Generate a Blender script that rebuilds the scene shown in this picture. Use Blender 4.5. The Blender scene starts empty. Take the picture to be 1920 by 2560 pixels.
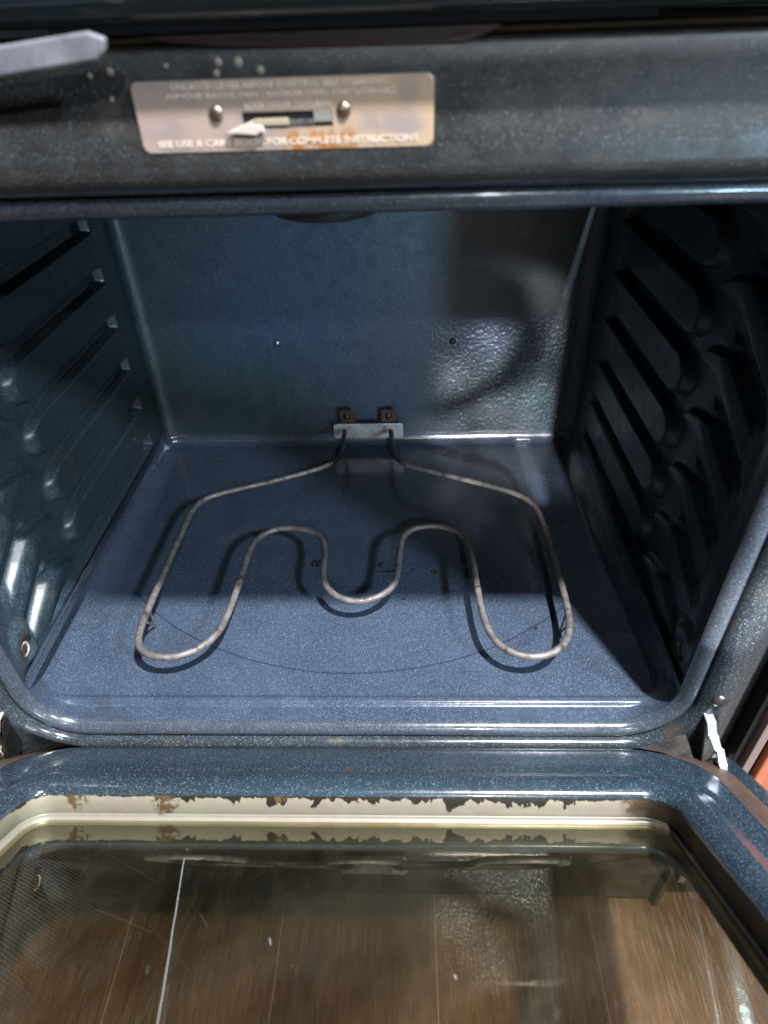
import bpy, bmesh, math, random
import numpy as np
from mathutils import Vector, Matrix
random.seed(7); np.random.seed(7)
S = bpy.context.scene
C = S.collection

# ------------------------------------------------------------------ camera
CAM_P = (0.0540, -0.3162, 0.4847)
Rv = Vector((0.9993, 0.0222, -0.0285)); Uv = Vector((0.0088, 0.6138, 0.7894)); Fv = Vector((-0.0350, 0.7892, -0.6132))
Fv.normalize(); Rv = (Rv - Fv*Rv.dot(Fv)).normalized(); Uv = Rv.cross(Fv).normalized()
cd = bpy.data.cameras.new('camera'); cam = bpy.data.objects.new('camera', cd); C.objects.link(cam)
M = Matrix((Rv, Uv, -Fv)).transposed().to_4x4(); M.translation = Vector(CAM_P); cam.matrix_world = M
cd.sensor_fit = 'VERTICAL'; cd.sensor_height = 36.0; cd.lens = 1613.3/2560*36.0
cd.clip_start = 0.01; cd.clip_end = 50
cd.dof.use_dof = True; cd.dof.focus_distance = 0.66; cd.dof.aperture_fstop = 7.0
S.camera = cam
S.cycles.diffuse_bounces = 2
# ------------------------------------------------------------------ light
w = bpy.data.worlds.new('World'); S.world = w; w.use_nodes = True
bg = w.node_tree.nodes['Background']; bg.inputs[0].default_value = (0.55, 0.62, 0.72, 1); bg.inputs[1].default_value = 0.009
S.view_settings.view_transform = 'Standard'; S.view_settings.look = 'None'
S.view_settings.exposure = 0.18; S.view_settings.gamma = 1.0
S.view_settings.use_curve_mapping = False

def area(name, loc, target, size, power, col, sy=None, spread=180):
    l = bpy.data.lights.new(name, 'AREA'); l.energy = power; l.color = col; l.size = size
    l.spread = math.radians(spread)
    if sy: l.shape = 'RECTANGLE'; l.size_y = sy
    else: l.shape = 'DISK'
    o = bpy.data.objects.new(name, l); C.objects.link(o); o.location = loc
    o.rotation_euler = (Vector(target)-Vector(loc)).to_track_quat('-Z', 'Y').to_euler()
    return o
# ceiling spot above the range, to the right and in front
area('ceiling_lamp', (0.50, -0.51, 1.75), (0.02, 0.05, 0.0), 0.070, 112.0, (0.93, 0.96, 1.0))
# second room lamp, low and in front
area('room_lamp', (0.335, -1.75, 1.29), (0.0, 0.35, 0.1), 0.05, 11.0, (0.92, 0.95, 1.0))
# window on the right of the room
area('window_light', (1.25, -1.05, 1.30), (-0.25, 0.3, 0.1), 0.16, 39.0, (0.72, 0.86, 1.0))
# added cool spot, low: stands in for door-glass reflection on the back wall
def spot(name, loc, target, power, col, cone, blend, radius):
    l = bpy.data.lights.new(name, 'SPOT'); l.energy = power; l.color = col; l.spot_size = math.radians(cone); l.spot_blend = blend; l.shadow_soft_size = radius
    o = bpy.data.objects.new(name, l); C.objects.link(o); o.location = loc
    o.rotation_euler = (Vector(target)-Vector(loc)).to_track_quat('-Z', 'Y').to_euler(); return o
spot('low_light', (0.67, -1.0, 0.31), (-0.02, 0.47, 0.21), 66.0, (0.48, 0.78, 1.0), 21, 0.6, 0.06)
# added patterned spot, standing in for lamp light off the door glass: patchy light on the lower right of the back wall
cs = spot('glint_standin', (0.315, -0.95, 0.40), (0.16, 0.47, 0.08), 190.0, (1.0, 0.97, 0.95), 13.5, 0.25, 0.014)
cs.data.use_nodes = True
nt = cs.data.node_tree; em = nt.nodes['Emission']
tc = nt.nodes.new('ShaderNodeNewGeometry'); sx = nt.nodes.new('ShaderNodeSeparateXYZ'); nt.links.new(tc.outputs['Incoming'], sx.inputs[0])
def mth(op, a, b=0.0, c=0.0):
    n = nt.nodes.new('ShaderNodeMath'); n.operation = op
    for i, v in enumerate((a, b, c)):
        if isinstance(v, (int, float)): n.inputs[i].default_value = v
        else: nt.links.new(v, n.inputs[i])
    return n.outputs[0]
def smo(v, a, b, lo=0.0, hi=1.0):
    n = nt.nodes.new('ShaderNodeMapRange'); n.interpolation_type = 'SMOOTHSTEP'; nt.links.new(v, n.inputs[0])
    for i, q in ((1, a), (2, b), (3, lo), (4, hi)): n.inputs[i].default_value = q
    return n.outputs[0]
# slopes of the beam, as x and z where it meets the back wall, less (.16, .08)
gx = mth('ADD', mth('MULTIPLY', mth('DIVIDE', sx.outputs[0], sx.outputs[1]), 1.42), .315-.16); gy = mth('ADD', mth('MULTIPLY', mth('DIVIDE', sx.outputs[2], sx.outputs[1]), 1.42), .40-.08)
ex = mth('DIVIDE', mth('ADD', gx, .09), .14); ey = mth('DIVIDE', mth('SUBTRACT', gy, .07), .10)
cmb = nt.nodes.new('ShaderNodeCombineXYZ'); nt.links.new(gx, cmb.inputs[0]); nt.links.new(gy, cmb.inputs[1])
nz = nt.nodes.new('ShaderNodeTexNoise'); nz.inputs['Scale'].default_value = 22; nz.inputs['Detail'].default_value = 2; nt.links.new(cmb.outputs[0], nz.inputs['Vector'])
er = mth('ADD', mth('SQRT', mth('ADD', mth('MULTIPLY', ex, ex), mth('MULTIPLY', ey, ey))), mth('MULTIPLY', mth('SUBTRACT', nz.outputs[0], .5), .35))
inner = mth('MULTIPLY', smo(er, .92, .78), smo(gx, -.085, -.045)); inner = mth('MULTIPLY', inner, smo(gy, .092, .084)); inner = mth('MULTIPLY', inner, smo(er, .25, .75, .35, 1.0))
outer = mth('MULTIPLY', mth('MULTIPLY', smo(er, 1.06, 1.22), smo(gx, -.12, -.03)), smo(gy, .02, -.02, .3, 1.0))
pat = mth('MULTIPLY', mth('MAXIMUM', inner, outer), smo(nz.outputs[0], .3, .7, .35, 1.3))
nt.links.new(pat, em.inputs['Strength'])


# ------------------------------------------------------------------ materials
class NT:
    def __init__(s, name):
        s.m = bpy.data.materials.new(name); s.m.use_nodes = True
        s.t = s.m.node_tree; s.n = s.t.nodes; s.b = s.n['Principled BSDF']; s.out = s.n['Material Output']
        s.co = s.n.new('ShaderNodeTexCoord').outputs['Object']
    def L(s, a, b): s.t.links.new(a, b)
    def setin(s, sock, v):
        if hasattr(v, 'is_linked') or hasattr(v, 'node'): s.L(v, sock)
        else: sock.default_value = v
    def noise(s, scale, detail=2, rough=0.5, vec=None, dist=0, color=False):
        n = s.n.new('ShaderNodeTexNoise'); n.inputs['Scale'].default_value = scale
        n.inputs['Detail'].default_value = detail; n.inputs['Roughness'].default_value = rough
        n.inputs['Distortion'].default_value = dist
        s.L(vec if vec is not None else s.co, n.inputs['Vector'])
        return n.outputs['Color' if color else 'Fac']
    def vor(s, scale, out='Distance', vec=None, feature='F1', rnd=1.0):
        n = s.n.new('ShaderNodeTexVoronoi'); n.feature = feature; n.inputs['Scale'].default_value = scale
        n.inputs['Randomness'].default_value = rnd
        s.L(vec if vec is not None else s.co, n.inputs['Vector']); return n.outputs[out]
    def math(s, op, a, b=0.0, c=0.0, clamp=False):
        n = s.n.new('ShaderNodeMath'); n.operation = op; n.use_clamp = clamp
        s.setin(n.inputs[0], a); s.setin(n.inputs[1], b); s.setin(n.inputs[2], c); return n.outputs[0]
    def ramp(s, f, a, b, v0=0.0, v1=1.0):
        n = s.n.new('ShaderNodeMapRange'); n.interpolation_type = 'SMOOTHSTEP'
        s.setin(n.inputs[0], f)
        for i, v in ((1, a), (2, b), (3, v0), (4, v1)): s.setin(n.inputs[i], v)
        return n.outputs[0]
    def mix(s, f, a, b, blend='MIX'):
        n = s.n.new('ShaderNodeMix'); n.data_type = 'RGBA'; n.blend_type = blend
        s.setin(n.inputs[0], f)
        for i, v in ((6, a), (7, b)):
            if isinstance(v, tuple) and len(v) == 3: v = v+(1,)
            s.setin(n.inputs[i], v)
        return n.outputs[2]
    def sep(s, v=None):
        n = s.n.new('ShaderNodeSeparateXYZ'); s.L(v if v is not None else s.co, n.inputs[0]); return n.outputs
    def comb(s, x, y, z):
        n = s.n.new('ShaderNodeCombineXYZ')
        for i, v in enumerate((x, y, z)): s.setin(n.inputs[i], v)
        return n.outputs[0]
    def scale(s, sc):
        n = s.n.new('ShaderNodeMapping'); n.inputs['Scale'].default_value = sc; s.L(s.co, n.inputs[0]); return n.outputs[0]
    def bump(s, h, strength=0.3, dist=0.001, prev=None):
        n = s.n.new('ShaderNodeBump'); n.inputs['Strength'].default_value = strength; n.inputs['Distance'].default_value = dist
        s.L(h, n.inputs['Height'])
        if prev is not None: s.L(prev, n.inputs['Normal'])
        return n.outputs[0]
    def spots(s, pts, wob=0.0):
        """1 inside any of the round marks (x, y, z, radius)"""
        v = s.co
        if wob:
            nz = s.noise(220, 2, color=True)
            a = s.n.new('ShaderNodeVectorMath'); a.operation = 'SUBTRACT'; s.L(nz, a.inputs[0]); a.inputs[1].default_value = (.5, .5, .5)
            b = s.n.new('ShaderNodeVectorMath'); b.operation = 'SCALE'; s.L(a.outputs[0], b.inputs[0]); b.inputs['Scale'].default_value = wob
            d = s.n.new('ShaderNodeVectorMath'); d.operation = 'ADD'; s.L(v, d.inputs[0]); s.L(b.outputs[0], d.inputs[1]); v = d.outputs[0]
        tot = None
        for (x, y, z, r) in pts:
            q = s.n.new('ShaderNodeVectorMath'); q.operation = 'DISTANCE'; s.L(v, q.inputs[0]); q.inputs[1].default_value = (x, y, z)
            k = s.ramp(q.outputs['Value'], r*1.15, r*0.75)
            tot = k if tot is None else s.math('MAXIMUM', tot, k)
        return tot
    def set(s, **k):
        names = dict(color='Base Color', rough='Roughness', metal='Metallic', ior='IOR', coat='Coat Weight', coat_rough='Coat Roughness',
                     spec='Specular IOR Level', normal='Normal', coat_normal='Coat Normal', alpha='Alpha', trans='Transmission Weight', aniso='Anisotropic')
        for a, v in k.items():
            if a == 'color' and isinstance(v, tuple) and len(v) == 3: v = v+(1,)
            s.setin(s.b.inputs[names[a]], v)
        return s.m

def enamel(name, base, fleck, dens, dirt=0.0, hue=0.0, marks=(), dark=(), ring=None, rough=0.16, orange=0.10, coat=0.5, flat=0.0, fs=1.15, worn=False, coat_rough=.07):
    t = NT(name)
    base = tuple(c*.64 for c in base); fleck = tuple(c*.66 for c in fleck)
    # slow mottling of the glaze
    m1 = t.noise(9, 4, 0.6); m2 = t.noise(60, 3, 0.6)
    mv = .07 if worn else .18
    col = t.mix(t.ramp(m1, .3, .7), tuple(c*(1-mv) for c in base), tuple(c*(1+mv) for c in base))
    if hue:
        h1 = t.noise(5.5, 0, 0.5, vec=t.scale((1, 1, 1.2)), color=False)
        h2 = t.noise(4.2, 0, 0.5, vec=t.scale((1.3, .9, 1)))
        col = t.mix(t.ramp(h1, .45, .75, 0, hue), col, (base[0]*.70, base[1]*1.15, base[2]*.90))
        col = t.mix(t.ramp(h2, .45, .72, 0, hue), col, (base[0]*.75, base[1]*1.0, base[2]*1.5))
    # flecks: three sizes of random cells
    def fl(sc, thr, r):
        v = t.n.new('ShaderNodeTexVoronoi'); v.inputs['Scale'].default_value = sc; t.L(t.co, v.inputs['Vector'])
        s3 = t.sep(v.outputs['Color'])
        on = t.math('GREATER_THAN', s3[0], thr)
        near = t.ramp(v.outputs['Distance'], r, r*0.5)
        return t.math('MULTIPLY', t.math('MULTIPLY', on, near), t.math('POWER', s3[1], 1.4))
    f1 = fl(1050*fs, 1-0.62*dens, .60); f2 = fl(620*fs, 1-0.34*dens, .52); f3 = fl(400*fs, 1-0.07*dens, .30)
    f = t.math('MAXIMUM', t.math('MAXIMUM', t.math('MULTIPLY', f1, .55), f2), t.math('MULTIPLY', f3, 1.25), clamp=True)
    col = t.mix(f, col, fleck)
    if flat: col = t.mix(flat, col, tuple((b+f_)*.5 for b, f_ in zip(base, fleck)))
    rgh = t.ramp(m2, .3, .75, rough*0.8, rough*1.35)
    if dirt:
        d = t.math('MULTIPLY', t.ramp(t.noise(16, 5, 0.65), .56, .74), t.ramp(t.noise(140, 3, .7), .35, .6))
        d = t.math('MULTIPLY', d, dirt)
        col = t.mix(d, col, (.052, .040, .022)); rgh = t.math('ADD', rgh, t.math('MULTIPLY', d, .3))
    if ring:      # crumbs and burnt specks lying on the pan
        vv = t.n.new('ShaderNodeTexVoronoi'); vv.inputs['Scale'].default_value = 42; t.L(t.co, vv.inputs['Vector']); c3 = t.sep(vv.outputs['Color'])
        k = t.math('MULTIPLY', t.math('GREATER_THAN', c3[0], .90), t.ramp(t.math('ADD', vv.outputs['Distance'], t.math('MULTIPLY', t.noise(700, 1), .05)), t.math('MULTIPLY_ADD', c3[1], .07, .05), .02))
        col = t.mix(t.math('MULTIPLY', k, .85), col, (.012, .010, .008))
        sc_ = t.math('MULTIPLY', t.ramp(t.noise(11, 4, .6, dist=.6), .52, .72), .45); col = t.mix(sc_, col, tuple(c*.55 for c in base)); rgh = t.math('ADD', rgh, t.math('MULTIPLY', sc_, .3))
    if marks:
        k = t.math('MULTIPLY', t.spots(marks, .006), t.ramp(t.noise(400, 2), .36, .55)); col = t.mix(k, col, (.040, .026, .015)); rgh = t.math('ADD', rgh, t.math('MULTIPLY', k, .35))
    if dark:
        k = t.spots(dark, .004); k = t.math('MULTIPLY', k, t.ramp(t.noise(500, 2), .42, .52)); col = t.mix(k, col, (.006, .005, .005))
    if ring:
        xyz = t.sep(); dx = t.math('SUBTRACT', xyz[0], ring[0]); dy = t.math('SUBTRACT', xyz[1], ring[1])
        rr_ = t.math('SQRT', t.math('ADD', t.math('MULTIPLY', dx, dx), t.math('MULTIPLY', dy, dy)))
        rr_ = t.math('ADD', rr_, t.math('MULTIPLY', t.noise(6, 1), .006))
        e = t.math('ABSOLUTE', t.math('SUBTRACT', rr_, ring[2]))
        k = t.math('MULTIPLY', t.ramp(e, .0013, .0004), t.math('LESS_THAN', xyz[1], .17)); k = t.math('MULTIPLY', k, .65)
        col = t.mix(k, col, (.012, .016, .024))
    nb = t.bump(t.noise(150, 2, .5), orange, .0012)
    if worn:      # hammered, etched glaze low on the right
        g = t.sep(); mk = t.math('MULTIPLY', t.ramp(g[0], .06, .13), t.ramp(g[2], .19, .16))
        nb = t.bump(t.math('MULTIPLY', t.math('SUBTRACT', t.noise(250, 1, .4, vec=t.scale((1, 1, .8))), .5), mk), 1.0, .0018, nb)
    nb2 = t.bump(f, .05, .0002, nb)
    return t.set(color=col, rough=rgh, ior=1.5, coat=coat, coat_rough=coat_rough, normal=nb2, coat_normal=nb)

FL = (.50, .62, .80)
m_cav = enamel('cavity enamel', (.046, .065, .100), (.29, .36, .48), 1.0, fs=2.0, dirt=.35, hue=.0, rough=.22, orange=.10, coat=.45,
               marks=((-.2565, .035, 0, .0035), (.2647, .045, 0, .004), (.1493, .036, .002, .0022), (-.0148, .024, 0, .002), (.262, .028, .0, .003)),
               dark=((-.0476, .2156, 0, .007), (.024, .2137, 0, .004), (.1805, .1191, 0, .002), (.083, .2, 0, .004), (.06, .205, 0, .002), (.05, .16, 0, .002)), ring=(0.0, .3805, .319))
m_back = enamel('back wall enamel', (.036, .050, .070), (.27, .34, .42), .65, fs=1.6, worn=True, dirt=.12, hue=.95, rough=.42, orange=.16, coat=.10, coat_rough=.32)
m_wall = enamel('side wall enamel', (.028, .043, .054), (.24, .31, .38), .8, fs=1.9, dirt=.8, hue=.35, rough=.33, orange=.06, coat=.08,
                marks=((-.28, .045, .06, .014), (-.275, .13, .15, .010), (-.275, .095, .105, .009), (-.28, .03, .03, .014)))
m_door = enamel('door enamel', (.023, .037, .050), (.40, .50, .60), .40, fs=2.3, dirt=.12, hue=.3, rough=.20, orange=.05, coat=.4, marks=((.005, -.029, 0, .004),))
m_frame = enamel('frame enamel', (.034, .042, .050), (.34, .39, .44), .6, fs=1.6, dirt=.8, hue=.1, rough=.20, orange=.08, coat=.6, marks=((.27, .0, .01, .01), (-.26, 0, .012, .006)))
m_rim = enamel('rim enamel', (.050, .060, .078), (.30, .34, .40), .9, fs=2.0, dirt=.3, rough=.22, coat=.4)
m_panel = enamel('panel enamel', (.022, .022, .0215), (.22, .235, .245), .50, dirt=.6, rough=.42, orange=.05, coat=.0, fs=2.4)

def metal(name, a, b, rough=.35, nscale=60, stain=None, thr=(.5, .65), metal_=.9, bumps=.1):
    t = NT(name)
    col = t.mix(t.ramp(t.noise(nscale, 4, .6), .3, .7), a, b)
    if stain: col = t.mix(t.ramp(t.noise(nscale*.7, 4, .65, vec=t.scale((1, 1.3, .8))), thr[0], thr[1]), col, stain)
    r = t.ramp(t.noise(nscale*2.2, 3), .3, .7, rough*.75, rough*1.3)
    return t.set(color=col, rough=r, metal=metal_, normal=t.bump(t.noise(nscale*9, 2), bumps, .0004))
m_tube = metal('sheath', (.19, .165, .155), (.10, .088, .084), .5, 110, (.055, .038, .030), (.53, .68), .35, .5)
m_tubecold = metal('dark sheath', (.035, .03, .027), (.06, .05, .045), .45, 70, metal_=.5)
m_broil = metal('black sheath', (.02, .018, .017), (.03, .027, .025), .5, 70, metal_=.3)
m_plate = metal('pale plate', (.50, .47, .47), (.34, .31, .31), .42, 70, (.20, .12, .085), (.56, .70), .45)
m_rust = metal('rusty bracket', (.07, .028, .016), (.035, .018, .012), .55, 120, metal_=.3)
m_bright = metal('bright steel', (.62, .62, .64), (.40, .40, .42), .25, 90, metal_=.55)
m_steel = metal('steel', (.42, .42, .44), (.3, .3, .32), .3, 90)
m_darkmetal = metal('dark metal', (.008, .008, .009), (.016, .015, .014), .45, 60, metal_=.5)
m_brass = metal('brown screw', (.40, .26, .16), (.25, .16, .10), .3, 200)
m_ring = metal('pale ring', (.75, .70, .66), (.55, .5, .46), .3, 200, metal_=.6)
def plain(name, c, rough=.5, metal_=0, coat=0, var=.15, sc=40):
    t = NT(name); col = t.mix(t.noise(sc, 4, .6), tuple(x*(1-var) for x in c), tuple(x*(1+var) for x in c))
    return t.set(color=col, rough=rough, metal=metal_, coat=coat)
m_black = plain('black', (.006, .006, .007), .5)
m_blackgloss = plain('black side', (.005, .0055, .006), .40, coat=.1)
m_gasket = plain('brown gasket', (.060, .036, .026), .6, sc=120, var=.5)
m_teal = plain('cooktop teal', (.006, .014, .018), .18, coat=.5)
m_redvoid = plain('vent inside', (.020, .006, .005), .5)

# label plate: heat-tinted aluminium
t = NT('tinted aluminium'); g = t.sep()
col = t.mix(t.ramp(g[0], -.055, .06), (.30, .225, .19), (.36, .255, .165))
col = t.mix(t.ramp(t.noise(60, 3, .5), .4, .7), col, (.24, .19, .17))
k = t.math('MULTIPLY', t.ramp(g[0], .001, .006), t.ramp(g[0], .036, .032)); k = t.math('MULTIPLY', k, t.ramp(t.math('ADD', g[2], t.math('MULTIPLY', t.noise(300, 3, .6), .006)), .4515, .4465))
k = t.math('MULTIPLY', k, t.ramp(t.noise(260, 3, .6), .38, .55))
col = t.mix(k, col, (.28, .11, .025))
m_label = t.set(color=col, rough=.42, metal=.2, normal=t.bump(t.noise(500, 2), .08, .0003))
m_emboss = metal('raised letters', (.66, .56, .48), (.48, .38, .30), .35, 300, metal_=.2)
m_arrow = plain('pale arrow', (.52, .42, .37), .4, .3, sc=200)

# cream window frame with burnt edge
t = NT('cream frame'); g = t.sep()
col = t.mix(t.ramp(t.noise(14, 3, .6, vec=t.scale((1, .2, 1))), .35, .65), (.205, .190, .145), (.205, .170, .145))
col = t.mix(t.ramp(t.noise(120, 3, .6), .35, .75, 0, .5), col, (.24, .22, .17))
v2 = t.scale((1, 1, .45))
lobes = t.math('ADD', t.ramp(t.noise(62, 3, .65, vec=v2, dist=.5), .46, .74, 0, .0120), t.ramp(t.noise(150, 2, .5, vec=v2, dist=.8), .45, .8, 0, .0030))
drip = t.math('ADD', t.math('MULTIPLY', lobes, t.ramp(t.noise(17, 1, .5, vec=v2), .3, .55, .35, 1.0)), t.math('MULTIPLY', t.noise(260, 2, .6), .0032))
drip = t.math('MULTIPLY', drip, t.ramp(g[0], -.21, -.05, .35, 1.0))
edge = t.math('ADD', g[2], drip)     # high near the enamel
burn = t.ramp(edge, -.0074, -.0068)
brn = t.ramp(edge, -.0082, -.0066)
col = t.mix(t.math('MULTIPLY', brn, .7), col, (.13, .075, .03))
col = t.mix(burn, col, (.014, .012, .010))
sp = t.spots(((.232, -.06, -.008, .016), (-.207, -.06, -.010, .009), (-.137, -.06, -.014, .010), (-.046, -.06, -.009, .006)), .012)
sp = t.math('MULTIPLY', sp, t.ramp(t.noise(160, 4, .7), .38, .52)); col = t.mix(sp, col, (.085, .050, .022))
end_shade = t.math('MULTIPLY', t.ramp(g[0], .212, .240), t.ramp(t.noise(50, 3), .2, .5, .7, 1)); col = t.mix(end_shade, col, (.022, .016, .010))  # right end toned dark brown: lamp shadow put into the colour
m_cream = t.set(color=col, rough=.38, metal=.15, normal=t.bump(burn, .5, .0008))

# thin architectural glass: clear + fresnel reflection, lightly smeared
def glass(name, tint, dirt, rough=.01, boost=1.0, dots=False, lines=()):
    t = NT(name); t.n.remove(t.b)
    tr = t.n.new('ShaderNodeBsdfTransparent'); t.L(t.mix(t.ramp(t.noise(6, 5, .65, vec=t.scale((1, .6, 1)), dist=.8), .38, .66), tint, tuple(c*f for c, f in zip(tint, (.66, .62, .50)))), tr.inputs[0])
    gl = t.n.new('ShaderNodeBsdfGlossy'); gl.inputs['Color'].default_value = (.97, .93, .72, 1)
    t.L(t.ramp(t.noise(25, 3), .4, .8, rough, rough*3), gl.inputs['Roughness'])
    ge = t.n.new('ShaderNodeNewGeometry'); dp = t.n.new('ShaderNodeVectorMath'); dp.operation = 'DOT_PRODUCT'
    t.L(ge.outputs['Incoming'], dp.inputs[0]); t.L(ge.outputs['Normal'], dp.inputs[1])
    fr = t.math('POWER', t.math('SUBTRACT', 1.0, t.math('ABSOLUTE', dp.outputs['Value'])), 3.2)
    mx = t.n.new('ShaderNodeMixShader'); t.L(t.math('MULTIPLY', t.math('MULTIPLY_ADD', fr, .92, .08), boost, clamp=True), mx.inputs[0])
    t.L(tr.outputs[0], mx.inputs[1]); t.L(gl.outputs[0], mx.inputs[2])
    df = t.n.new('ShaderNodeBsdfDiffuse'); df.inputs[0].default_value = (.16, .14, .095, 1)
    # wipe marks and fine scratches
    a = t.noise(30, 5, .7, vec=t.scale((1, .22, 1)), dist=1.2)
    sc = t.n.new('ShaderNodeTexWave'); sc.inputs['Scale'].default_value = 3.0; sc.inputs['Distortion'].default_value = 9; sc.inputs['Detail'].default_value = 1; sc.inputs['Detail Scale'].default_value = .7
    t.L(t.scale((6, 4, 1)), sc.inputs[0])
    line = t.math('MULTIPLY', t.ramp(sc.outputs[1], .9988, .99995), t.ramp(t.noise(14, 2), .52, .6))
    k = t.math('ADD', t.ramp(a, .40, .75, dirt*.15, dirt), t.math('MULTIPLY', line, dirt*1.0))
    k = t.math('ADD', k, t.math('MULTIPLY', t.ramp(t.noise(5, 3, .6, dist=1.0), .42, .62), dirt*.9))
    if lines:
        g = t.sep(); tot = None
        nw = t.math('MULTIPLY', t.math('SUBTRACT', t.noise(22, 2), .5), .006)
        for (x0, y0, x1, y1, wd, st) in lines:
            L_ = math.hypot(x1-x0, y1-y0); ux, uy = (x1-x0)/L_, (y1-y0)/L_
            px = t.math('SUBTRACT', g[0], x0); py = t.math('SUBTRACT', g[1], y0)
            al = t.math('ADD', t.math('MULTIPLY', px, ux), t.math('MULTIPLY', py, uy)); pe = t.math('ADD', t.math('SUBTRACT', t.math('MULTIPLY', px, uy), t.math('MULTIPLY', py, ux)), t.math('MULTIPLY', nw, .35))
            m_ = t.math('MULTIPLY', t.ramp(t.math('ABSOLUTE', pe), wd, wd*.3), t.math('MULTIPLY', t.ramp(al, -.001, .002), t.ramp(al, L_+.001, L_-.002)))
            m_ = t.math('MULTIPLY', m_, st); tot = m_ if tot is None else t.math('MAXIMUM', tot, m_)
        sd_ = t.n.new('ShaderNodeBsdfDiffuse'); sd_.inputs[0].default_value = (.6, .6, .58, 1)
    if dots:
        g = t.sep(); ax = t.math('ABSOLUTE', g[0])
        def wv(vx, vy):
            u = t.math('ADD', t.math('MULTIPLY', g[0], vx), t.math('MULTIPLY', g[1], vy)); return t.math('SINE', t.math('MULTIPLY', u, 6.28318))
        p = t.math('MULTIPLY', t.math('ADD', t.math('MULTIPLY', wv(185, 320), .5), .5), 1.0)
        k2 = t.math('MULTIPLY', t.ramp(p, .35, .65), t.ramp(ax, .12, .24, 0.0, .26))
        k = t.math('ADD', k, k2, clamp=True); df.inputs[0].default_value = (.20, .15, .11, 1)
    m2 = t.n.new('ShaderNodeMixShader'); t.L(k, m2.inputs[0]); t.L(mx.outputs[0], m2.inputs[1]); t.L(df.outputs[0], m2.inputs[2])
    res = m2
    if lines:
        m3 = t.n.new('ShaderNodeMixShader'); t.L(tot, m3.inputs[0]); t.L(m2.outputs[0], m3.inputs[1]); t.L(sd_.outputs[0], m3.inputs[2]); res = m3
    t.L(res.outputs[0], t.out.inputs[0]); return t.m
SCR = ((-0.1041, -0.1105, -0.0707, -0.2469, 0.0003, 0.6), (-0.0751, -0.2206, -0.068, -0.2469, 0.0003, 0.055999999999999994), (-0.1653, -0.1035, -0.1099, -0.1393, 0.0004, 0.019600000000000003), (-0.1418, -0.1638, -0.098, -0.183, 0.0003, 0.042), (-0.1711, -0.1116, -0.1672, -0.135, 0.0006, 0.0168), (-0.209, -0.134, -0.1876, -0.1821, 0.0005, 0.0168), (-0.0757, -0.1658, -0.0657, -0.1798, 0.0004, 0.034999999999999996), (-0.1189, -0.1598, -0.0658, -0.2124, 0.0003, 0.0168), (-0.0279, -0.1858, -0.0259, -0.192, 0.0006, 0.3), (0.0781, -0.2108, 0.0791, -0.2148, 0.0008, 0.35))
m_glass = glass('oven glass', (.80, .78, .66), .05, .006, 1.35, lines=SCR)
m_glass2 = glass('outer glass', (.80, .74, .66), .03, .02, .12, dots=True)

# plank floor
t = NT('wood floor'); g = t.sep()
u = t.math('DIVIDE', t.math('ADD', t.math('ADD', g[0], .097+1.8), t.math('MULTIPLY', g[1], .0)), .18)
idx = t.math('FLOOR', u); fr_ = t.math('FRACT', u)
off = t.math('MULTIPLY', idx, 3.71)
gv = t.comb(t.math('MULTIPLY', g[0], 1.0), t.math('ADD', t.math('MULTIPLY', g[1], .05), off), 0.0)
g1 = t.noise(130, 5, .65, vec=gv, dist=.3); g2 = t.noise(18, 4, .6, vec=gv, dist=.8); g3 = t.noise(400, 3, .7, vec=gv)
col = t.mix(t.ramp(g2, .3, .7), (.080, .042, .024), (.155, .086, .048))
col = t.mix(t.ramp(g1, .35, .7, 0, .75), col, (.045, .022, .013))
col = t.mix(t.ramp(g3, .46, .66, 0, .7), col, (.21, .14, .09))
g4 = t.noise(900, 2, .7, vec=gv); col = t.mix(t.ramp(g4, .5, .7, 0, .5), col, (.035, .018, .011))
tone = t.n.new('ShaderNodeTexWhiteNoise'); tone.noise_dimensions = '1D'; t.L(idx, tone.inputs['W'])
col = t.mix(t.math('MULTIPLY', tone.outputs[0], .35), col, (.10, .068, .05))
seam = t.ramp(t.math('ABSOLUTE', t.math('SUBTRACT', fr_, .5)), .4955, .4985)
col = t.mix(t.math('MULTIPLY', seam, .6), col, (.42, .33, .25))
rg = t.ramp(g1, .3, .7, .28, .45)
m_wood = t.set(color=col, rough=rg, coat=.15, normal=t.bump(g3, .15, .0006))
# cabinet wood
t = NT('orange wood'); gv = t.scale((8, 8, .35))
col = t.mix(t.ramp(t.noise(9, 4, .6, vec=gv, dist=.5), .35, .65), (.50, .13, .055), (.64, .19, .085))
m_orange = t.set(color=col, rough=.35, coat=.3)
m_beige = plain('beige edge', (.26, .19, .17), .5, sc=90)

# ------------------------------------------------------------------ helpers
def mesh(name, V, F, mat, parent=None, smooth=True, mat_world=None, mats=None, fm=None):
    me = bpy.data.meshes.new(name); me.from_pydata([tuple(v) for v in V], [], [tuple(f) for f in F]); me.validate(); me.update()
    bm = bmesh.new(); bm.from_mesh(me); bmesh.ops.recalc_face_normals(bm, faces=bm.faces); bm.to_mesh(me); bm.free()
    if smooth:
        me.polygons.foreach_set('use_smooth', [True]*len(me.polygons))
    me.materials.append(mat)
    o = bpy.data.objects.new(name, me); C.objects.link(o)
    if parent is not None:
        o.parent = parent; o.matrix_parent_inverse = wm(parent).inverted()
    if mat_world is not None: o.matrix_basis = mat_world
    return o
WM = {}
def wm(o): return WM.get(o.name, Matrix())
def empty(name, loc, label, cat, group=None):
    o = bpy.data.objects.new(name, None); C.objects.link(o); o.location = loc; o.empty_display_size = .1
    WM[o.name] = Matrix.Translation(loc)
    o['label'] = label; o['category'] = cat
    if group: o['group'] = group
    return o
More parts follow.
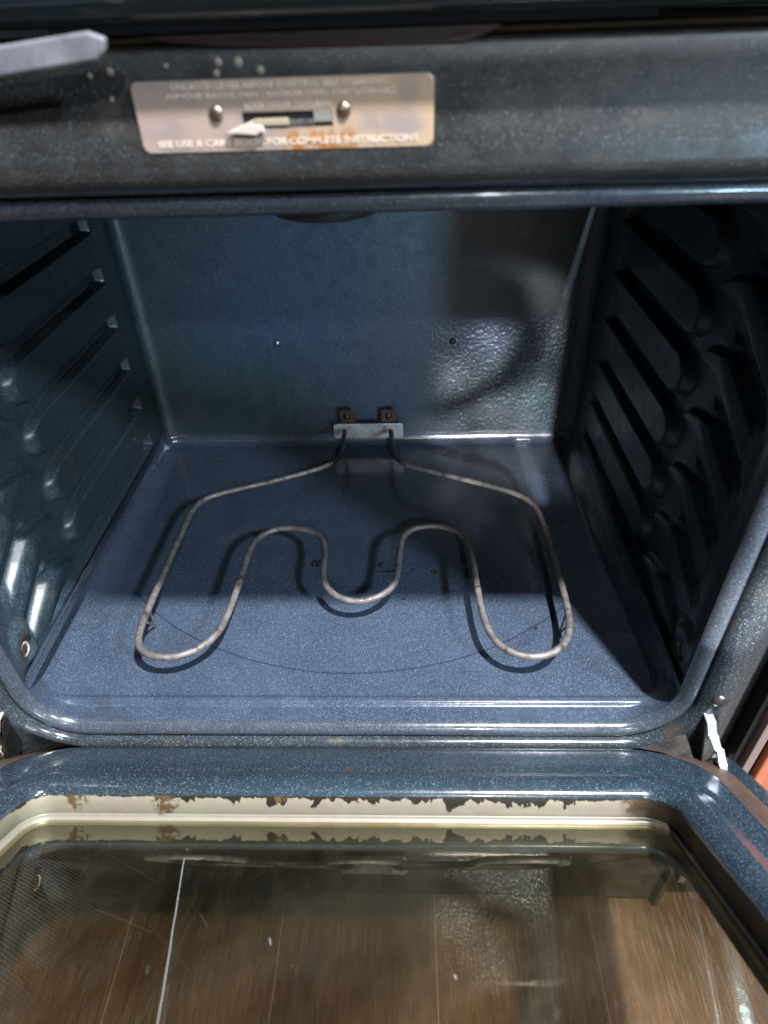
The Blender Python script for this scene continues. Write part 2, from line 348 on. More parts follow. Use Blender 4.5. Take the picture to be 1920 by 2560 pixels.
def bevel(o, w=.001, seg=2, ang=35):
    md = o.modifiers.new('bevel', 'BEVEL'); md.width = w; md.segments = seg; md.limit_method = 'ANGLE'; md.angle_limit = math.radians(ang); return o
def box(name, x0, x1, y0, y1, z0, z1, mat, parent, bw=.001, **k):
    V = [(x, y, z) for x in (x0, x1) for y in (y0, y1) for z in (z0, z1)]
    F = [(0, 1, 3, 2), (4, 6, 7, 5), (0, 4, 5, 1), (2, 3, 7, 6), (0, 2, 6, 4), (1, 5, 7, 3)]
    o = mesh(name, V, F, mat, parent, smooth=False, **k)
    return bevel(o, bw) if bw else o
def grid(P, closed=False):
    """faces of an array P[i][j] of points"""
    n, m = len(P), len(P[0]); V = [p for r in P for p in r]; F = []
    for i in range(n-1):
        for j in range(m if closed else m-1):
            j2 = (j+1) % m; F.append((i*m+j, i*m+j2, (i+1)*m+j2, (i+1)*m+j))
    return V, F
def rrect(cx, cy, hw, hh, r, nc=14, ns=(24, 16), rt=None):
    """rounded rectangle, counter-clockwise, fixed point count; returns (x, y, nx, ny)"""
    out = []; rt = r if rt is None else rt
    cs = [(cx+hw-r, cy-hh+r, -90, r), (cx+hw-rt, cy+hh-rt, 0, rt), (cx-hw+rt, cy+hh-rt, 90, rt), (cx-hw+r, cy-hh+r, 180, r)]
    for k, (ax, ay, a0, rr) in enumerate(cs):
        for i in range(nc+1):
            a = math.radians(a0+90*i/nc); out.append((ax+rr*math.cos(a), ay+rr*math.sin(a), math.cos(a), math.sin(a)))
        bx, by, b0, br = cs[(k+1) % 4]; n = ns[1] if k % 2 == 0 else ns[0]
        x0, y0 = out[-1][0], out[-1][1]; a = math.radians(b0)
        x1, y1 = bx+br*math.cos(a), by+br*math.sin(a)
        for i in range(1, n):
            f = i/n; out.append((x0+(x1-x0)*f, y0+(y1-y0)*f, math.cos(a), math.sin(a)))
    return out
def smoothpath(P, n=6, it=3):
    P = [Vector(p) for p in P]
    for _ in range(it):        # light smoothing of the measured points
        P = [P[0]]+[P[i]*.5+(P[i-1]+P[i+1])*.25 for i in range(1, len(P)-1)]+[P[-1]]
    out = []
    for i in range(len(P)-1):
        p0, p1, p2, p3 = P[max(i-1, 0)], P[i], P[i+1], P[min(i+2, len(P)-1)]
        for j in range(n):
            t = j/n; out.append(.5*((2*p1)+(p2-p0)*t+(2*p0-5*p1+4*p2-p3)*t*t+(3*p1-p0-3*p2+p3)*t**3))
    return out+[P[-1]]
def tube(name, P, r, mat, parent, seg=12, wob=0.0, **k):
    P = [Vector(p) for p in P]; V = []; up = Vector((0, 0, 1)); prev = None
    for i, p in enumerate(P):
        d = (P[min(i+1, len(P)-1)]-P[max(i-1, 0)]).normalized()
        if prev is None:
            a = d.cross(up)
            if a.length < .01: a = d.cross(Vector((1, 0, 0)))
            a.normalize()
        else:
            a = (prev-d*prev.dot(d)).normalized()
        prev = a; b = d.cross(a); rr = r*(1+wob*math.sin(i*.9)*math.sin(i*.37))
        V.append([p+a*rr*math.cos(2*math.pi*j/seg)+b*rr*math.sin(2*math.pi*j/seg) for j in range(seg)])
    vv, F = grid(V, True); n = len(P)
    F.append(tuple(range(seg))[::-1]); F.append(tuple((n-1)*seg+j for j in range(seg)))
    return mesh(name, vv, F, mat, parent, **k)
def lathe(name, prof, org, axis, mat, parent, seg=28, **k):
    """profile (radius, height) turned around axis at org"""
    ax = Vector(axis).normalized(); a = ax.orthogonal().normalized(); b = ax.cross(a); org = Vector(org)
    P = [[org+ax*h+(a*math.cos(2*math.pi*j/seg)+b*math.sin(2*math.pi*j/seg))*r for j in range(seg)] for r, h in prof]
    V, F = grid(P, True)
    if prof[-1][0] > 1e-6: F.append(tuple((len(prof)-1)*seg+j for j in range(seg)))
    return mesh(name, V, F, mat, parent, **k)
def sm(a, b, x):
    t = min(1, max(0, (x-a)/(b-a))); return t*t*(3-2*t)

# ------------------------------------------------------------------ setting
FZ = -.36
fl = mesh('floor', [(-3, -3, FZ), (3, -3, FZ), (3, 3, FZ), (-3, 3, FZ)], [(0, 1, 2, 3)], m_wood, smooth=False); fl['kind'] = 'structure'

# ------------------------------------------------------------------ oven
oven = empty('oven', (0, .3, FZ), 'open dark blue speckled enamel oven with its door half lowered', 'oven')
CX = .004; W0 = .2705; W1 = .285; D = .472; HT = .409
def rz(y): return .016+.012*sm(.46, .36, y)+.016*sm(.07, .005, y)
def hw(y): return W0+(W1-W0)*sm(.004, .05, y)
def cx(y): return CX*sm(.10, .0, y)
def floor_z(x, y):
    r = rz(y); dx = max(0, abs(x-cx(y))-(hw(y)-r))/r; dy = max(0, y-(D-.012))/.012
    d = math.hypot(dx, dy); d = min(d, 1.0); z = r*(1-math.sqrt(max(0, 1-d*d)))
    if dy > 0 and dx == 0: z = .016*(1-math.sqrt(max(0, 1-dy*dy)))
    # raised bead across the front of the floor
    e = min(sm(-.262, -.250, x), sm(.266, .254, x))
    z += .0032*e*math.exp(-((y-.0335)/.0042)**4)
    z += .0012*sm(.30, .05, math.hypot(x, (y-.25)*1.1))*0
    return z
ys = [0.0138]+list(np.linspace(.016, .046, 31))+list(np.linspace(.05, .44, 50))+[D-.012+.012*math.sin(a) for a in np.linspace(0, math.pi/2, 12)]
P = []
for y in ys:
    r = rz(y); h = hw(y); xs = [-h+r-r*math.cos(a) for a in np.linspace(0, math.pi/2, 12)][:]
    xs = [-h+r*(1-math.cos(a)) for a in np.linspace(0, math.pi/2, 12)]+list(np.linspace(-h+r, h-r, 90))[1:-1]+[h-r*(1-math.cos(a)) for a in np.linspace(math.pi/2, 0, 12)]
    row = []
    for x in xs:
        xx, yy = x+cx(y), y; dx = max(0, abs(x)-(h-r))/r; dy = max(0, y-(D-.012))/.012; dd = math.hypot(dx, dy)
        if dd > 1: xx = math.copysign((h-r)+dx/dd*r, x)+cx(y); yy = D-.012+dy/dd*.012
        row.append((xx, yy, floor_z(xx, yy) if dd <= 1 else r))
    P.append(row)
V, F = grid(P); mesh('oven_floor', V, F, m_cav, oven)

# back wall with its rounded vertical corners
prof = [(-W1+.016*(1-math.cos(a)), D-.012+.012*math.sin(a)) for a in np.linspace(0, math.pi/2, 10)]
prof += [(x, D) for x in np.linspace(-W1+.016, W1-.016, 100)[1:-1]]
prof += [(W1-.016*(1-math.cos(a)), D-.012+.012*math.sin(a)) for a in np.linspace(math.pi/2, 0, 10)]
rng = np.random.RandomState(3)
def dent(x, z):
    # slightly warped sheet low on the right
    g = lambda cx_, cz_, sx, sz, a: a*math.exp(-((x-cx_)/sx)**2-((z-cz_)/sz)**2)
    e = sm(.03, .09, x)*sm(.262, .235, x)
    return 0*e*(g(.155, .170, .050, .045, .0016)+g(.165, .070, .070, .030, .0010))
P = []
for z in np.linspace(.0159, .42, 80):
    P.append([(x, y-(dent(x, z) if abs(x) < .26 else 0), z) for x, y in prof])
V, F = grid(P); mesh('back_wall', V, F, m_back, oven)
# ribbed side walls
ZG = [.0447+.0535*k for k in range(-1, 8)]
def wall_h(y, z):
    """how far the pressed sheet stands into the oven: pads with channels between them"""
    k = (z-.0447)/.0535; k0 = round(k); dg = abs(k-k0)*.0535; dp = .02675-dg     # distance to groove / pad centre line
    yb = .181+.020*(dp/.019)**2.6
    back = sm(yb-.007, yb+.008, y)*max(sm(.0070, .0100, dg), sm(.412, .4155, y))
    yf = .172-.026*(dg/.0185)**2.4
    # channels towards the door run at a slant
    zs = z-(min(y, .128)-.097)*.55; ks = (zs-.0447)/.0535; dgs = abs(ks-round(ks))*.0535; dps = .02675-dgs
    front = sm(yf+.004, yf-.006, y)*(1-sm(.0165, .0075, dps))
    rim = sm(.092-.022*math.exp(-(dps/.010)**2), .056-.008*math.exp(-(dps/.010)**2), y)
    h = .0095*max(back, front*.95, rim)
    if y < .20: h = max(h, .0095*sm(.040, .030, z))
    # grooves are deeper between the long pads
    h -= .0025*sm(.0085, .0055, dg)*sm(.20, .24, y)*sm(.4155, .412, y)
    # front pads swell towards the oven
    h += .0030*math.exp(-(dgs/.013)**2-((y-.120)/.030)**2)*sm(.03, .05, z)
    # round boss for the liner screw
    d = math.hypot(y-.047, (z-.055)*1.0)
    h += .0065*sm(.029, .019, d) - .0035*sm(.013, .009, d)
    h = (h-.0095)*sm(.018, .045, y)
    return h
def side(name, sgn):
    P = []
    yy = [.0138, .016, .019, .022]+list(np.linspace(.026, .445, 250))+[.452, D-.012]
    for i in range(300):
        f = i/299; row = []
        for y in yy:
            z0 = rz(y); z = z0+(.42-z0)*f**1.0
            x = hw(y)-wall_h(y, z)*sm(z0, z0+.012, z)
            row.append((sgn*x+cx(y), y, z))
        P.append(row)
    V, F = grid(P); return mesh(name, V, F, m_wall, oven)
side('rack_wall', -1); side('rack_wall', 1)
box('oven_roof', -W1, W1, .006, D+.01, .4205, .430, m_wall, oven)

# rounded rim + groove + front frame, swept round the opening
def sweep(name, prof, mat, hh=HT, drop=0.0, r0=.044):
    P = []
    for (o, y) in prof:
        rb_ = r0+o
        if drop: rb_ = rb_+(.012-rb_)*sm(.020, .036, o)
        ring = rrect(CX, hh/2, W0+o, hh/2+o, rb_, rt=.03+o)
        P.append([(x, y+(max(0, o-.018)*2.2*(1-sm(.255, .283, abs(x-CX)))*sm(.02, .0, z) if drop else 0), z) for x, z, nx, nz in ring])
    V, F = grid(P, True); return mesh(name, V, F, mat, oven)
sweep('opening_rim', [(0, .0139), (.0002, .0122), (.0008, .0102), (.0020, .0082), (.0038, .0064), (.0060, .0052), (.0080, .0050), (.0095, .0058), (.0105, .0072), (.0108, .011)], m_rim)
sweep('door_seal', [(.0103, .0092), (.0120, .0088), (.0150, .0088)], m_black)
sweep('front_frame', [(.0122, .011), (.0122, .004), (.0130, .0012), (.0148, -.0005), (.0165, -.0020), (.0185, -.0028), (.021, -.0030), (.030, -.0030), (.037, -.0026), (.0405, -.001), (.0425, .002), (.0435, .006), (.0435, .06)], m_frame, drop=1)

# enamel control panel above the opening
def strip_x(name, prof, x0, x1, mat, n=60, holes=None):
    P = [[(x, y, z) for x in np.linspace(x0, x1, n)] for y, z in prof]
    V, F = grid(P); return mesh(name, V, F, mat, oven)
strip_x('upper_panel', [(.03, .4235), (.002, .4238), (-.002, .4242), (-.0042, .4255), (-.0055, .4280), (-.006, .432), (-.0052, .446), (-.0044, .455), (-.0040, .466), (-.0040, .4730), (-.0030, .4752), (.0, .4762), (.02, .4762)], -.38, .38, m_panel)
# shadow line, greasy seam and cooktop edge
strip_x('panel_seam', [(.02, .4764), (-.0005, .4766), (-.0018, .4780), (-.0022, .4792), (-.0010, .4800), (.02, .4801)], -.38, .38, plain('greasy seam', (.05, .042, .026), .35, sc=150, var=.9))
strip_x('cooktop_edge', [(.03, .4822), (-.006, .4826), (-.014, .4838), (-.019, .4870), (-.021, .492), (-.021, .530), (-.018, .534), (.03, .535)], -.38, .38, m_teal)
def prism_y(name, pts, y0, y1, mat, parent, bw=.0006, smooth=False):
    n = len(pts); V = [(x, y0, z) for x, z in pts]+[(x, y1, z) for x, z in pts]
    F = [tuple(range(n)), tuple(range(n, 2*n))[::-1]]+[(i, (i+1) % n, n+(i+1) % n, n+i) for i in range(n)]
    o = mesh(name, V, F, mat, parent, smooth=smooth); return bevel(o, bw) if bw else o
vs = prism_y('vent_slot', [(-.050, .4795), (-.038, .4768), (-.012, .4748), (.078, .4738), (.090, .4772), (.093, .4795)], -.0047, .004, m_redvoid, oven, .0008)
prism_y('vent_slot', [(-.012, .4778), (.006, .4790), (.082, .4782), (.072, .4757), (.0, .4762)], -.0053, -.0045, m_black, oven, .0003)
box('handle_post', -.205, -.192, -.0302, -.0035, .4570, .4640, m_steel, oven, .001)
prism_y('handle_bar', [(-.2150, .4670), (-.105, .4775), (-.058, .4820), (-.0520, .4800), (-.0530, .4760), (-.0570, .4732), (-.108, .4680), (-.2140, .4550)], -.034, -.030, metal('brushed bar', (.30, .30, .33), (.17, .17, .19), .26, 60, metal_=.5), oven, .0010)

# pale grease spots on the panel are thin dried drops
for i, (x, z, r) in enumerate([(-.0197, .4704, .0016), (-.0117, .4702, .0018), (-.0032, .4673, .0016), (-.0211, .4667, .0014), (-.0641, .4683, .0015), (-.0727, .4672, .0011), (-.0409, .4697, .0009), (-.066, .4590, .0012)]):
    lathe('dried_drop', [(r, 0), (r*.9, .00025), (r*.5, .0004), (0, .00045)], (x, -.0040, z), (0, -1, 0), plain('dried drop', (.17, .155, .12), .6), oven, 14)

# label plate with slot and slider
LZ, LY = .4519, -.0060
plate_pts = rrect(.0049, LZ, .0617, .0128, .0030, nc=5, ns=(2, 2))
slot = rrect(.0061, .4503, .0188, .0030, .0004, nc=5, ns=(2, 2))
P = [[(x, LY+.0012, z) for x, z, a, b in plate_pts], [(x, LY+.0002, z) for x, z, a, b in plate_pts], [(.0049+(x-.0049)*.994, LY, LZ+(z-LZ)*.975) for x, z, a, b in plate_pts],
     [(x, LY, z) for x, z, a, b in slot], [(x, LY+.0016, z) for x, z, a, b in slot]]
V, F = grid(P, True); lab = mesh('latch_plate', V, F, m_label, oven, smooth=False)
bb = box('slot_back', -.014, .026, LY+.0012, LY+.0016, .4468, .4538, m_black, lab, 0)
box('slider', -.0075, .0065, LY-.0006, LY+.0010, .4482, .4508, plain('olive slider', (.24, .20, .13), .4, sc=200), lab, .0003)
box('slider', .0065, .0170, LY+.0002, LY+.0010, .4480, .4500, m_steel, lab, .0002)
box('slider', .0170, .0245, LY-.0001, LY+.0010, .4490, .4530, plain('grey slider', (.15, .155, .13), .4, sc=200), lab, .0003)
prism_y('arrow', [(-.0200, .4462), (-.0072, .4508), (-.0082, .4490), (-.0042, .4482), (-.0035, .4462), (-.0062, .4458), (-.0070, .4450)], LY-.0024, LY-.0007, m_arrow, lab, .0004)
for x in (-.0232, .0297):
    s_ = lathe('screw', [(.0030, 0), (.0029, .0006), (.0022, .0012), (.0010, .0015), (0, .0015)], (x, LY, .4532), (0, -1, 0), metal('screw head', (.34, .27, .21), (.22, .17, .13), .3, 300), lab)
def text(body, x0, x1, z, h, y, mat, parent, yrot=0.0):
    cu = bpy.data.curves.new('lettering', 'FONT'); cu.body = body; cu.extrude = .00018; cu.size = 1; cu.offset = 0.02
    o = bpy.data.objects.new('tmp', cu); C.objects.link(o); dg = bpy.context.evaluated_depsgraph_get(); dg.update()
    me = bpy.data.meshes.new_from_object(o.evaluated_get(dg)); bpy.data.objects.remove(o)
    co = np.array([v.co[:] for v in me.vertices]); mn, mx = co.min(0), co.max(0)
    for v in me.vertices:
        fx = (v.co.x-mn[0])/(mx[0]-mn[0]); fz_ = (v.co.y-mn[1])/(mx[1]-mn[1])
        v.co = (x0+(x1-x0)*fx, y-.00025*(1 if v.co.z > 0 else 0), z-h/2+h*fz_)
    me.materials.clear(); me.materials.append(mat)
    o = bpy.data.objects.new('lettering', me); C.objects.link(o); o.parent = parent; o.matrix_parent_inverse = wm(parent).inverted(); return o
WM[lab.name] = Matrix()
text('UNLATCH LEVER BEFORE STARTING SELF CLEANING', -.0400, .0475, .4626, .0021, LY, m_emboss, lab)
text('REMOVE RACKS, PAN - BROILER GRID AND UTENSILS', -.0425, .0512, .4592, .0022, LY, m_emboss, lab)
text('LOCK DOOR TO CLEAN', -.0110, .0245, .4556, .0022, LY, m_emboss, lab)
text('SEE USE & CARE BOOK FOR COMPLETE INSTRUCTIONS', -.0500, .0602, .4424, .0025, LY, m_emboss, lab)

# heating element
EL = [(-0.0296, 0.4496), (-0.0293, 0.4174), (-0.0299, 0.389), (-0.0342, 0.3721), (-0.0461, 0.3611), (-0.0685, 0.3479), (-0.1124, 0.3274), (-0.1522, 0.3124), (-0.1747, 0.3027), (-0.1867, 0.2942), (-0.1935, 0.2829), (-0.196, 0.2637), (-0.1964, 0.24), (-0.197, 0.196), (-0.1975, 0.156), (-0.1975, 0.1176), (-0.1973, 0.0951), (-0.1963, 0.0808), (-0.1934, 0.0722), (-0.188, 0.0637), (-0.1787, 0.058), (-0.1646, 0.0547), (-0.1521, 0.057), (-0.1403, 0.0619), (-0.1295, 0.072), (-0.1226, 0.0824), (-0.1189, 0.0967), (-0.1168, 0.1191), (-0.116, 0.143), (-0.1151, 0.1683), (-0.1157, 0.1952), (-0.113, 0.2141), (-0.1061, 0.2287), (-0.0914, 0.2376), (-0.0754, 0.2395), (-0.0555, 0.2357), (-0.0417, 0.2265), (-0.0347, 0.2132), (-0.0316, 0.1944), (-0.0336, 0.1763), (-0.0319, 0.159), (-0.0276, 0.1444), (-0.0179, 0.1323), (-0.006, 0.1255), (0.0082, 0.1235), (0.0221, 0.1273), (0.036, 0.1379), (0.0431, 0.1501), (0.045, 0.1669), (0.0458, 0.1936), (0.0467, 0.2123), (0.052, 0.2293), (0.0632, 0.2377), (0.0825, 0.2415), (0.1015, 0.2372), (0.115, 0.2261), (0.1214, 0.2091), (0.1223, 0.1838), (0.1226, 0.1537), (0.1239, 0.1217), (0.1254, 0.0957), (0.1302, 0.0782), (0.1379, 0.0664), (0.1496, 0.0582), (0.1643, 0.055), (0.1799, 0.0582), (0.1916, 0.0663), (0.2011, 0.0814), (0.2047, 0.0954), (0.2064, 0.1213), (0.2063, 0.1489), (0.2063, 0.1875), (0.2054, 0.225), (0.2036, 0.2607), (0.2014, 0.2769), (0.1921, 0.2921), (0.1737, 0.3056), (0.1444, 0.3198), (0.1107, 0.3356), (0.0758, 0.3502), (0.0525, 0.3623), (0.0415, 0.3738), (0.0364, 0.3944), (0.0346, 0.4195), (0.0338, 0.448)]
hE = .0325
path = smoothpath([(x, y, hE-.002*sm(.4, .46, y)) for x, y in EL], 5, 1)
elem = mesh('heating_element', *(lambda: ([], []))(), m_tube, oven) if False else None
n0 = next(i for i, p in enumerate(path) if p.y < .368); n1 = len(path)-1-next(i for i, p in enumerate(reversed(path)) if p.y < .368)
el = tube('heating_element', path[n0:n1+1], 0.0033, m_tube, oven, 14, .03)
tube('cold_end', path[:n0+1], 0.0032, m_tubecold, el, 14); tube('cold_end', path[n1:], 0.0032, m_tubecold, el, 14)
# V-shaped wire supports standing on the oven floor
def support(x, y, tip):
    a = (x-.0015, y+.013, hE-.002); b = (x+.001, y-.004, hE-.003)
    tube('support_foot', smoothpath([a, ((a[0]+tip[0])/2, (a[1]+tip[1])/2, hE/2), (tip[0], tip[1], .0012), ((b[0]+tip[0])/2, (b[1]+tip[1])/2, hE/2), b], 5, 0), .0011, m_tube, el, 8)
support(-.1965, .105, (-.2005, .1215)); support(.2062, .100, (.2035, .114))
tube('support_foot', [(.046, .172, hE-.002), (.036, .200, .0012), (.046, .186, hE-.002)], .0009, m_tubecold, el, 8)
# terminal plate on the back wall
pp = rrect(.0026, .0285, .0478, .0112, .0040, nc=6, ns=(2, 2))
V, F = grid([[(x, .4545, z) for x, z, a, b in pp], [(x, .4530, z) for x, z, a, b in pp]], True); n = len(pp); F.append(tuple(range(n))); F.append(tuple(range(n, 2*n)))
tp = bevel(mesh('mounting_plate', V, F, m_plate, el, smooth=False), .0003)
for x in (-.0375, -.0225, .0262, .0412):
    lathe('rivet', [(.0023, 0), (.0019, .0004), (.0013, .0003), (.0012, -.0001), (0, -.0001)], (x, .4531, .0355), (0, -1, 0), m_plate, el, 16)
    lathe('rivet', [(.0011, .0002), (0, .0002)], (x, .4531, .0355), (0, -1, 0), m_black, el, 12)
for x0 in (-.0355, .0210):
    br = rrect(x0+.0100, .049, .0105, .0095, .003, nc=4, ns=(2, 2))
    V, F = grid([[(x, .4585, z) for x, z, a, b in br], [(x, .4570, z) for x, z, a, b in br]], True); n = len(br); F.append(tuple(range(n))); F.append(tuple(range(n, 2*n)))
    bevel(mesh('rusty_tab', V, F, m_rust, el, smooth=False), .0004)
    box('rusty_tab', x0+.001, x0+.019, .4585, .4715, .0395, .0410, m_rust, el, .0003)
    lathe('hex_bolt', [(.0052, 0), (.0052, .0008), (.0034, .0009), (.0034, .0035), (.0026, .0042), (0, .0042)], (x0+.0095, .4572, .050), (0, -1, 0), metal('bolt', (.16, .10, .07), (.10, .07, .05), .35, 200), el, 6)

# broil element hanging under the oven roof
bp = []
for k, xc in enumerate((-.150, .006, .150)):
    r = .031
    for a in np.linspace(0, math.pi, 12): bp.append((xc-r*math.cos(a), (.118 if k == 1 else .140)-r*math.sin(a)*.95, .3908))
    if k < 2:
        xm = xc+.078 if k == 0 else xc+.072; bp += [(xc+r, .22, .3908)]
        for a in np.linspace(0, math.pi, 8): bp.append((xm-(.078-r if k == 0 else .072-r)*math.cos(a), .27+.03*math.sin(a), .3908))
        bp += [((-.150, .006, .150)[k+1]-r, .22, .3908)]
bp = [(-.184, .40, .3908), (-.184, .2, .3908)]+bp+[(.184, .2, .3908), (.184, .40, .3908)]
tube('broil_element', smoothpath(bp, 4, 1), .0042, m_broil, oven, 10)

# little nubs and screws
for x, z in ((.1148, .1483), (-.1109, .1504)):
    lathe('back_rivet', [(.0042, 0), (.0040, .0020), (.0026, .0034), (0, .0038)], (x, .4722, z), (0, -1, 0), m_darkmetal if x > 0 else m_steel, oven, 20)
for sgn in (-1, 1):
    o_ = lathe('liner_screw', [(.0068, 0), (.0070, .0012), (.0058, .0018), (.0050, .0008), (.0046, .0004)], (sgn*.2822+.002, .047, .0545), (-sgn, 0, 0), m_ring if sgn < 0 else metal('dull ring', (.16, .15, .14), (.1, .1, .1), .35, 200), oven, 28)
    lathe('screw_core', [(.0046, .0006), (.0040, .0012), (.0022, .0016), (0, .0017)], (sgn*.2822+.002, .047, .0545), (-sgn, 0, 0), m_brass if sgn < 0 else m_darkmetal, o_, 24)
# frame bolts, hinge slots, hinge arms
for sgn in (-1, 1):
    X = lambda x: CX+sgn*(x-CX)
    lathe('frame_bolt', [(.0062, 0), (.0060, .0016), (.0042, .0030), (0, .0036)], (X(.2975), -.0030, .0520), (0, -1, 0), metal('bolt head', (.10, .095, .09), (.07, .065, .06), .28, 200, metal_=.7), oven, 28)
    box('hinge_slot', min(X(.2925), X(.3035)), max(X(.2925), X(.3035)), -.0036, .004, .012, .0340, m_black, oven, .0030)
    # strap of the hinge, bent twice
    pts = [(.2935, .002, .0335), (.2945, -.0085, .0310), (.2965, -.0120, .0210), (.2975, -.0140, .0195), (.3010, -.0190, .0110), (.3030, -.0200, .0100), (.3052, -.0245, .0015), (.3062, -.0262, -.0010), (.3085, -.0290, -.0085)]
    pts = [(x-(x-.054)*.022*i/8, y-.0065*i/8, z+.0100*i/8) for i, (x, y, z) in enumerate(pts)]
    w_, th = .0032, .0011
    P = []
    for i, (x, y, z) in enumerate(pts):
        p = Vector((X(x), y, z)); d = Vector(pts[min(i+1, len(pts)-1)])-Vector(pts[max(i-1, 0)]); d.x *= sgn; d.normalize()
        a = Vector((1, 0, 0)); a = (a-d*a.dot(d)).normalized(); b = d.cross(a)
        ww = w_*(1.15 if i < 4 else .95 if i < 6 else 1.0)*(.55 if i == len(pts)-1 else 1)
        P.append([p+a*ww+b*th, p-a*ww+b*th, p-a*ww-b*th, p+a*ww-b*th])
    V, F = grid(P, True); F += [(0, 1, 2, 3), tuple(4*(len(pts)-1)+j for j in (3, 2, 1, 0))]
    bevel(mesh('hinge_arm', V, F, m_bright, oven, smooth=False), .0005)
    # side plate of the hinge under the strap
    V = [(X(.2895), y, z) for y, z in ((.004, .030), (-.010, .028), (-.0245, -.004), (-.012, -.012), (.004, -.008))]
    V += [(x+sgn*.0015, y, z) for x, y, z in V]
    F = [(0, 1, 2, 3, 4), (9, 8, 7, 6, 5)]+[(i, (i+1) % 5, 5+(i+1) % 5, 5+i) for i in range(5)]
    bevel(mesh('hinge_plate', V, F, m_darkmetal, oven, smooth=False), .0005)
# crumpled foil tucked at the left hinge
P = []
rg = np.random.RandomState(11)
for i in range(26):
    row = []
    for j in range(26):
        u, v = i/25, j/25
        row.append((-.335+.047*u+rg.uniform(-.0012, .0012), -.016-.020*v+rg.uniform(-.0018, .0018)+.006*u, .030-.055*v+rg.uniform(-.0015, .0015)-.02*u*u*v))
    P.append(row)
V, F = grid(P)
tf = NT('greasy foil'); colf = tf.mix(tf.ramp(tf.noise(90, 4, .7), .4, .6), (.75, .70, .62), (.10, .085, .06)); colf = tf.mix(tf.ramp(tf.noise(45, 3), .55, .65), colf, (.45, .30, .16))
m_foil = tf.set(color=colf, rough=.25, metal=.9, normal=tf.bump(tf.noise(220, 3), .6, .002))
foil = mesh('crumpled_foil', V, F, m_foil, None, smooth=False)
foil['label'] = 'crumpled greasy foil wedged beside the left door hinge'; foil['category'] = 'foil'

# body of the range around and below the oven
box('range_side', -.372, -.352, .012, .60, FZ+.002, .48, m_blackgloss, oven, .002); box('range_side', .3395, .345, .006, .60, FZ+.002, .48, m_blackgloss, oven, .001)
box('side_channel', .318, .3394, .020, .045, FZ+.02, .4235, m_blackgloss, oven, .002); box('side_channel', -.352, -.3135, .020, .045, FZ+.02, .4235, m_blackgloss, oven, .002)
box('storage_drawer', -.345, .338, .0110, .055, FZ+.012, -.052, m_blackgloss, oven, .004)

# ------------------------------------------------------------------ door (local: x across, -y away from the hinge, z out of the inner face)
TH = math.radians(34.0); P0 = Vector((.0024, -.0190, .0020))
DM = Matrix.Translation(P0) @ Matrix.Rotation(-TH, 4, 'X') @ Matrix.Scale(.952, 4)
def dmesh(name, V, F, mat, parent, smooth=True):
    o = mesh(name, V, F, mat, None, smooth=smooth)
    if parent is None:
        o.parent = oven; o.matrix_parent_inverse = wm(oven).inverted(); o.matrix_basis = DM; WM['door'] = DM
    else:
        o.parent = parent; o.matrix_parent_inverse = Matrix()
    return o
DC = .0035
S0, S1 = .0595, .345          # window along the door
def ringw(o, n, r=.020, near=0.0):
    return [(x, -s, n) for x, s, a, b in rrect(DC, (S0+S1)/2, .248+o, (S1-S0)/2+o, r+o)]
def ringo(e, n):
    a0, a1 = -.0127, .400
    return [(x, -s, n) for x, s, a, b in rrect(DC, (a0+a1)/2, .2955+e, (a1-a0)/2+e, .058+e)]
P = [ringw(-.0002, -.0075), ringw(0, -.0060), ringw(.0008, -.0042), ringw(.0022, -.0026), ringw(.0045, -.0008), ringw(.0075, .0010), ringw(.0110, .0023), ringw(.0145, .0027), ringw(.0180, .0022), ringw(.0210, .0008), ringw(.0240, -.0008), ringw(.0270, -.0018), ringw(.0300, -.0018)]
A, B = ringw(.033, -.0006), ringo(-.004, 0)
for f in np.linspace(0, 1, 8): P.append([tuple(a[i]*(1-f)+b[i]*f for i in range(3)) for a, b in zip(A, B)])
P += [ringo(-.0018, -.0003), ringo(-.0005, -.0012), ringo(0, -.0030), ringo(0, -.007)]
V, F = grid(P, True); door = dmesh('door', V, F, m_door, None)
door['label'] = 'half lowered oven door with dark window'
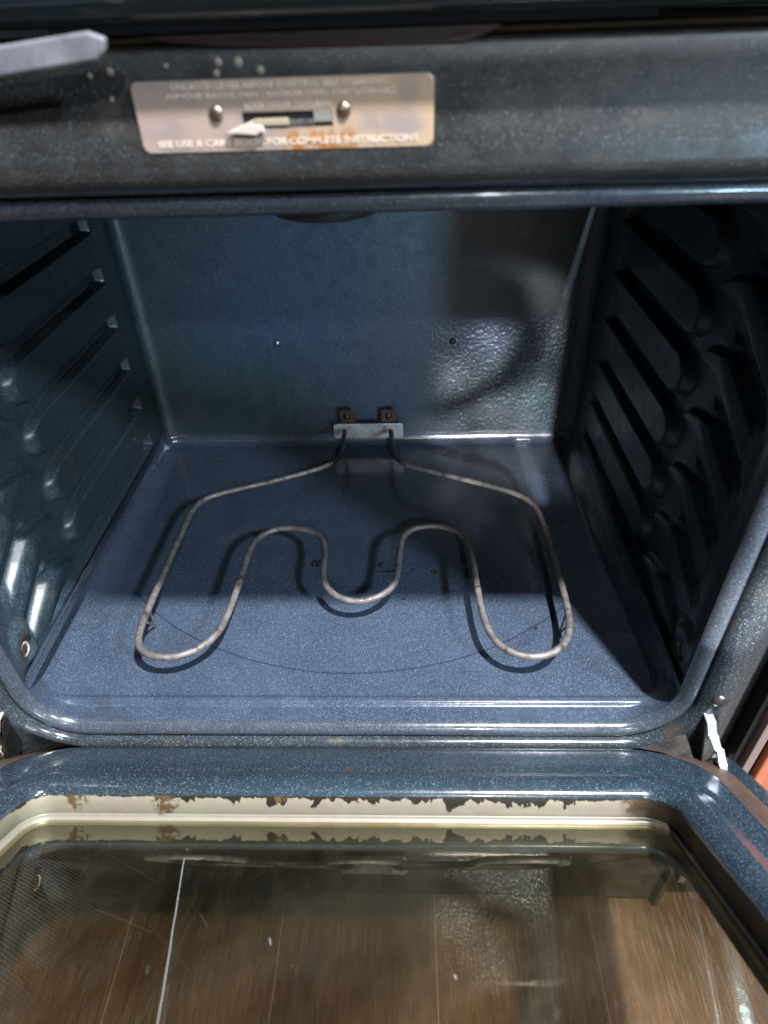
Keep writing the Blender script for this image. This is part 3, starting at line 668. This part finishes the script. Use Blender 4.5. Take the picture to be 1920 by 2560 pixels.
# gasket strip, outer flange
def ringg(hwx, s0, s1, r, n): return [(x, -s, n) for x, s, a, b in rrect(DC, (s0+s1)/2, hwx, (s1-s0)/2, r)]
V, F = grid([ringg(.2955, -.0127, .400, .058, -.0062), ringg(.300, -.0122, .403, .056, -.0042), ringg(.307, -.0118, .405, .05, -.0040), ringg(.3135, -.0112, .407, .04, -.0052), ringg(.3165, -.0108, .408, .03, -.0100), ringg(.3165, -.0108, .408, .03, -.030)], True)
dmesh('door_gasket', V, F, m_gasket, door)
for sgn in (-1, 1):
    xa, xb = sorted((DC+sgn*.3168, DC+sgn*.3335))
    pr = [(xa, -.030), (xa, -.0110), (xa+(xb-xa)*.2, -.0092), (xa+(xb-xa)*.8, -.0092), (xb, -.0110), (xb, -.045)]
    pl = [(x, -.012 if i in (1, 2, 3, 4) else -.012) for i, x in enumerate([0]*6)]
    P = [[(x, -s, n) for x, n in pr] for s in (-.016, .02, .1, .2, .3, .41)]
    V, F = grid(P); F.append(tuple(range(6)))
    dmesh('side_flange', V, F, m_door, door, False)
    # little fixing clip on the flange
    o_ = lathe('flange_clip', [(.0045, -.002), (.0044, .0014), (.003, .0022), (0, .0024)], (DC+sgn*.322, .0115, -.0092), (0, 0, 1), m_steel, None, 18); o_.parent = door; 
# window well
Pw = [ringw(.0003, -.0064), ringw(.0003, -.0222), ringw(.0012, -.0226), ringw(.0012, -.0234), ringw(-.0008, -.0236), ringw(-.0020, -.0240), ringw(-.0027, -.0250), ringw(-.0030, -.0270), ringw(-.0052, -.0290)]
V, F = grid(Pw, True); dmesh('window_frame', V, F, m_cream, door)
gz = -.0265
V = ringw(-.0028, gz); dmesh('window_glass', V, [tuple(range(len(V)))], m_glass, door, False)
# dark inner frame sloping to the second, outer window
def ring2(e, n): return [(x, -s, n) for x, s, a, b in rrect(DC, .048+.145, .2570+e, .145+e, .036+e)]
V, F = grid([ringw(-.0048, -.0280), ringw(-.003, -.0310), ringw(.003, -.0430), [tuple(v) for v in ring2(.004, -.0550)], ring2(0, -.0555), ring2(-.0005, -.060)], True)
dmesh('inner_frame', V, F, plain('blue black frame', (.008, .010, .014), .65, sc=60, var=.4), door)
V = ring2(.0, -.0580); dmesh('outer_glass', V, [tuple(range(len(V)))], m_glass2, door, False)
V, F = grid([ring2(0, -.0600), ring2(.001, -.0620), ringg(.330, -.010, .412, .012, -.0630), ringg(.3335, -.011, .413, .012, -.060), ringg(.3335, -.011, .413, .012, -.046)], True)
dmesh('outer_skin', V, F, m_blackgloss, door)

# ------------------------------------------------------------------ cabinet beside the range
cab = empty('kitchen_cabinet', (.55, .25, FZ), 'orange wooden kitchen cabinet standing right of the range', 'cabinet')
box('side_panel', .3470, .3545, .0, .55, FZ+.08, .47, m_beige, cab, .0008)
box('carcass', .3547, .75, .006, .55, FZ+.08, .47, plain('dark reveal', (.012, .006, .004), .6), cab, .001)
box('cabinet_door', .3600, .75, -.003, .0058, FZ+.10, .44, m_orange, cab, .002)
box('plinth', .3550, .75, .06, .55, FZ+.001, FZ+.078, plain('plinth', (.03, .02, .015), .6), cab, .001)
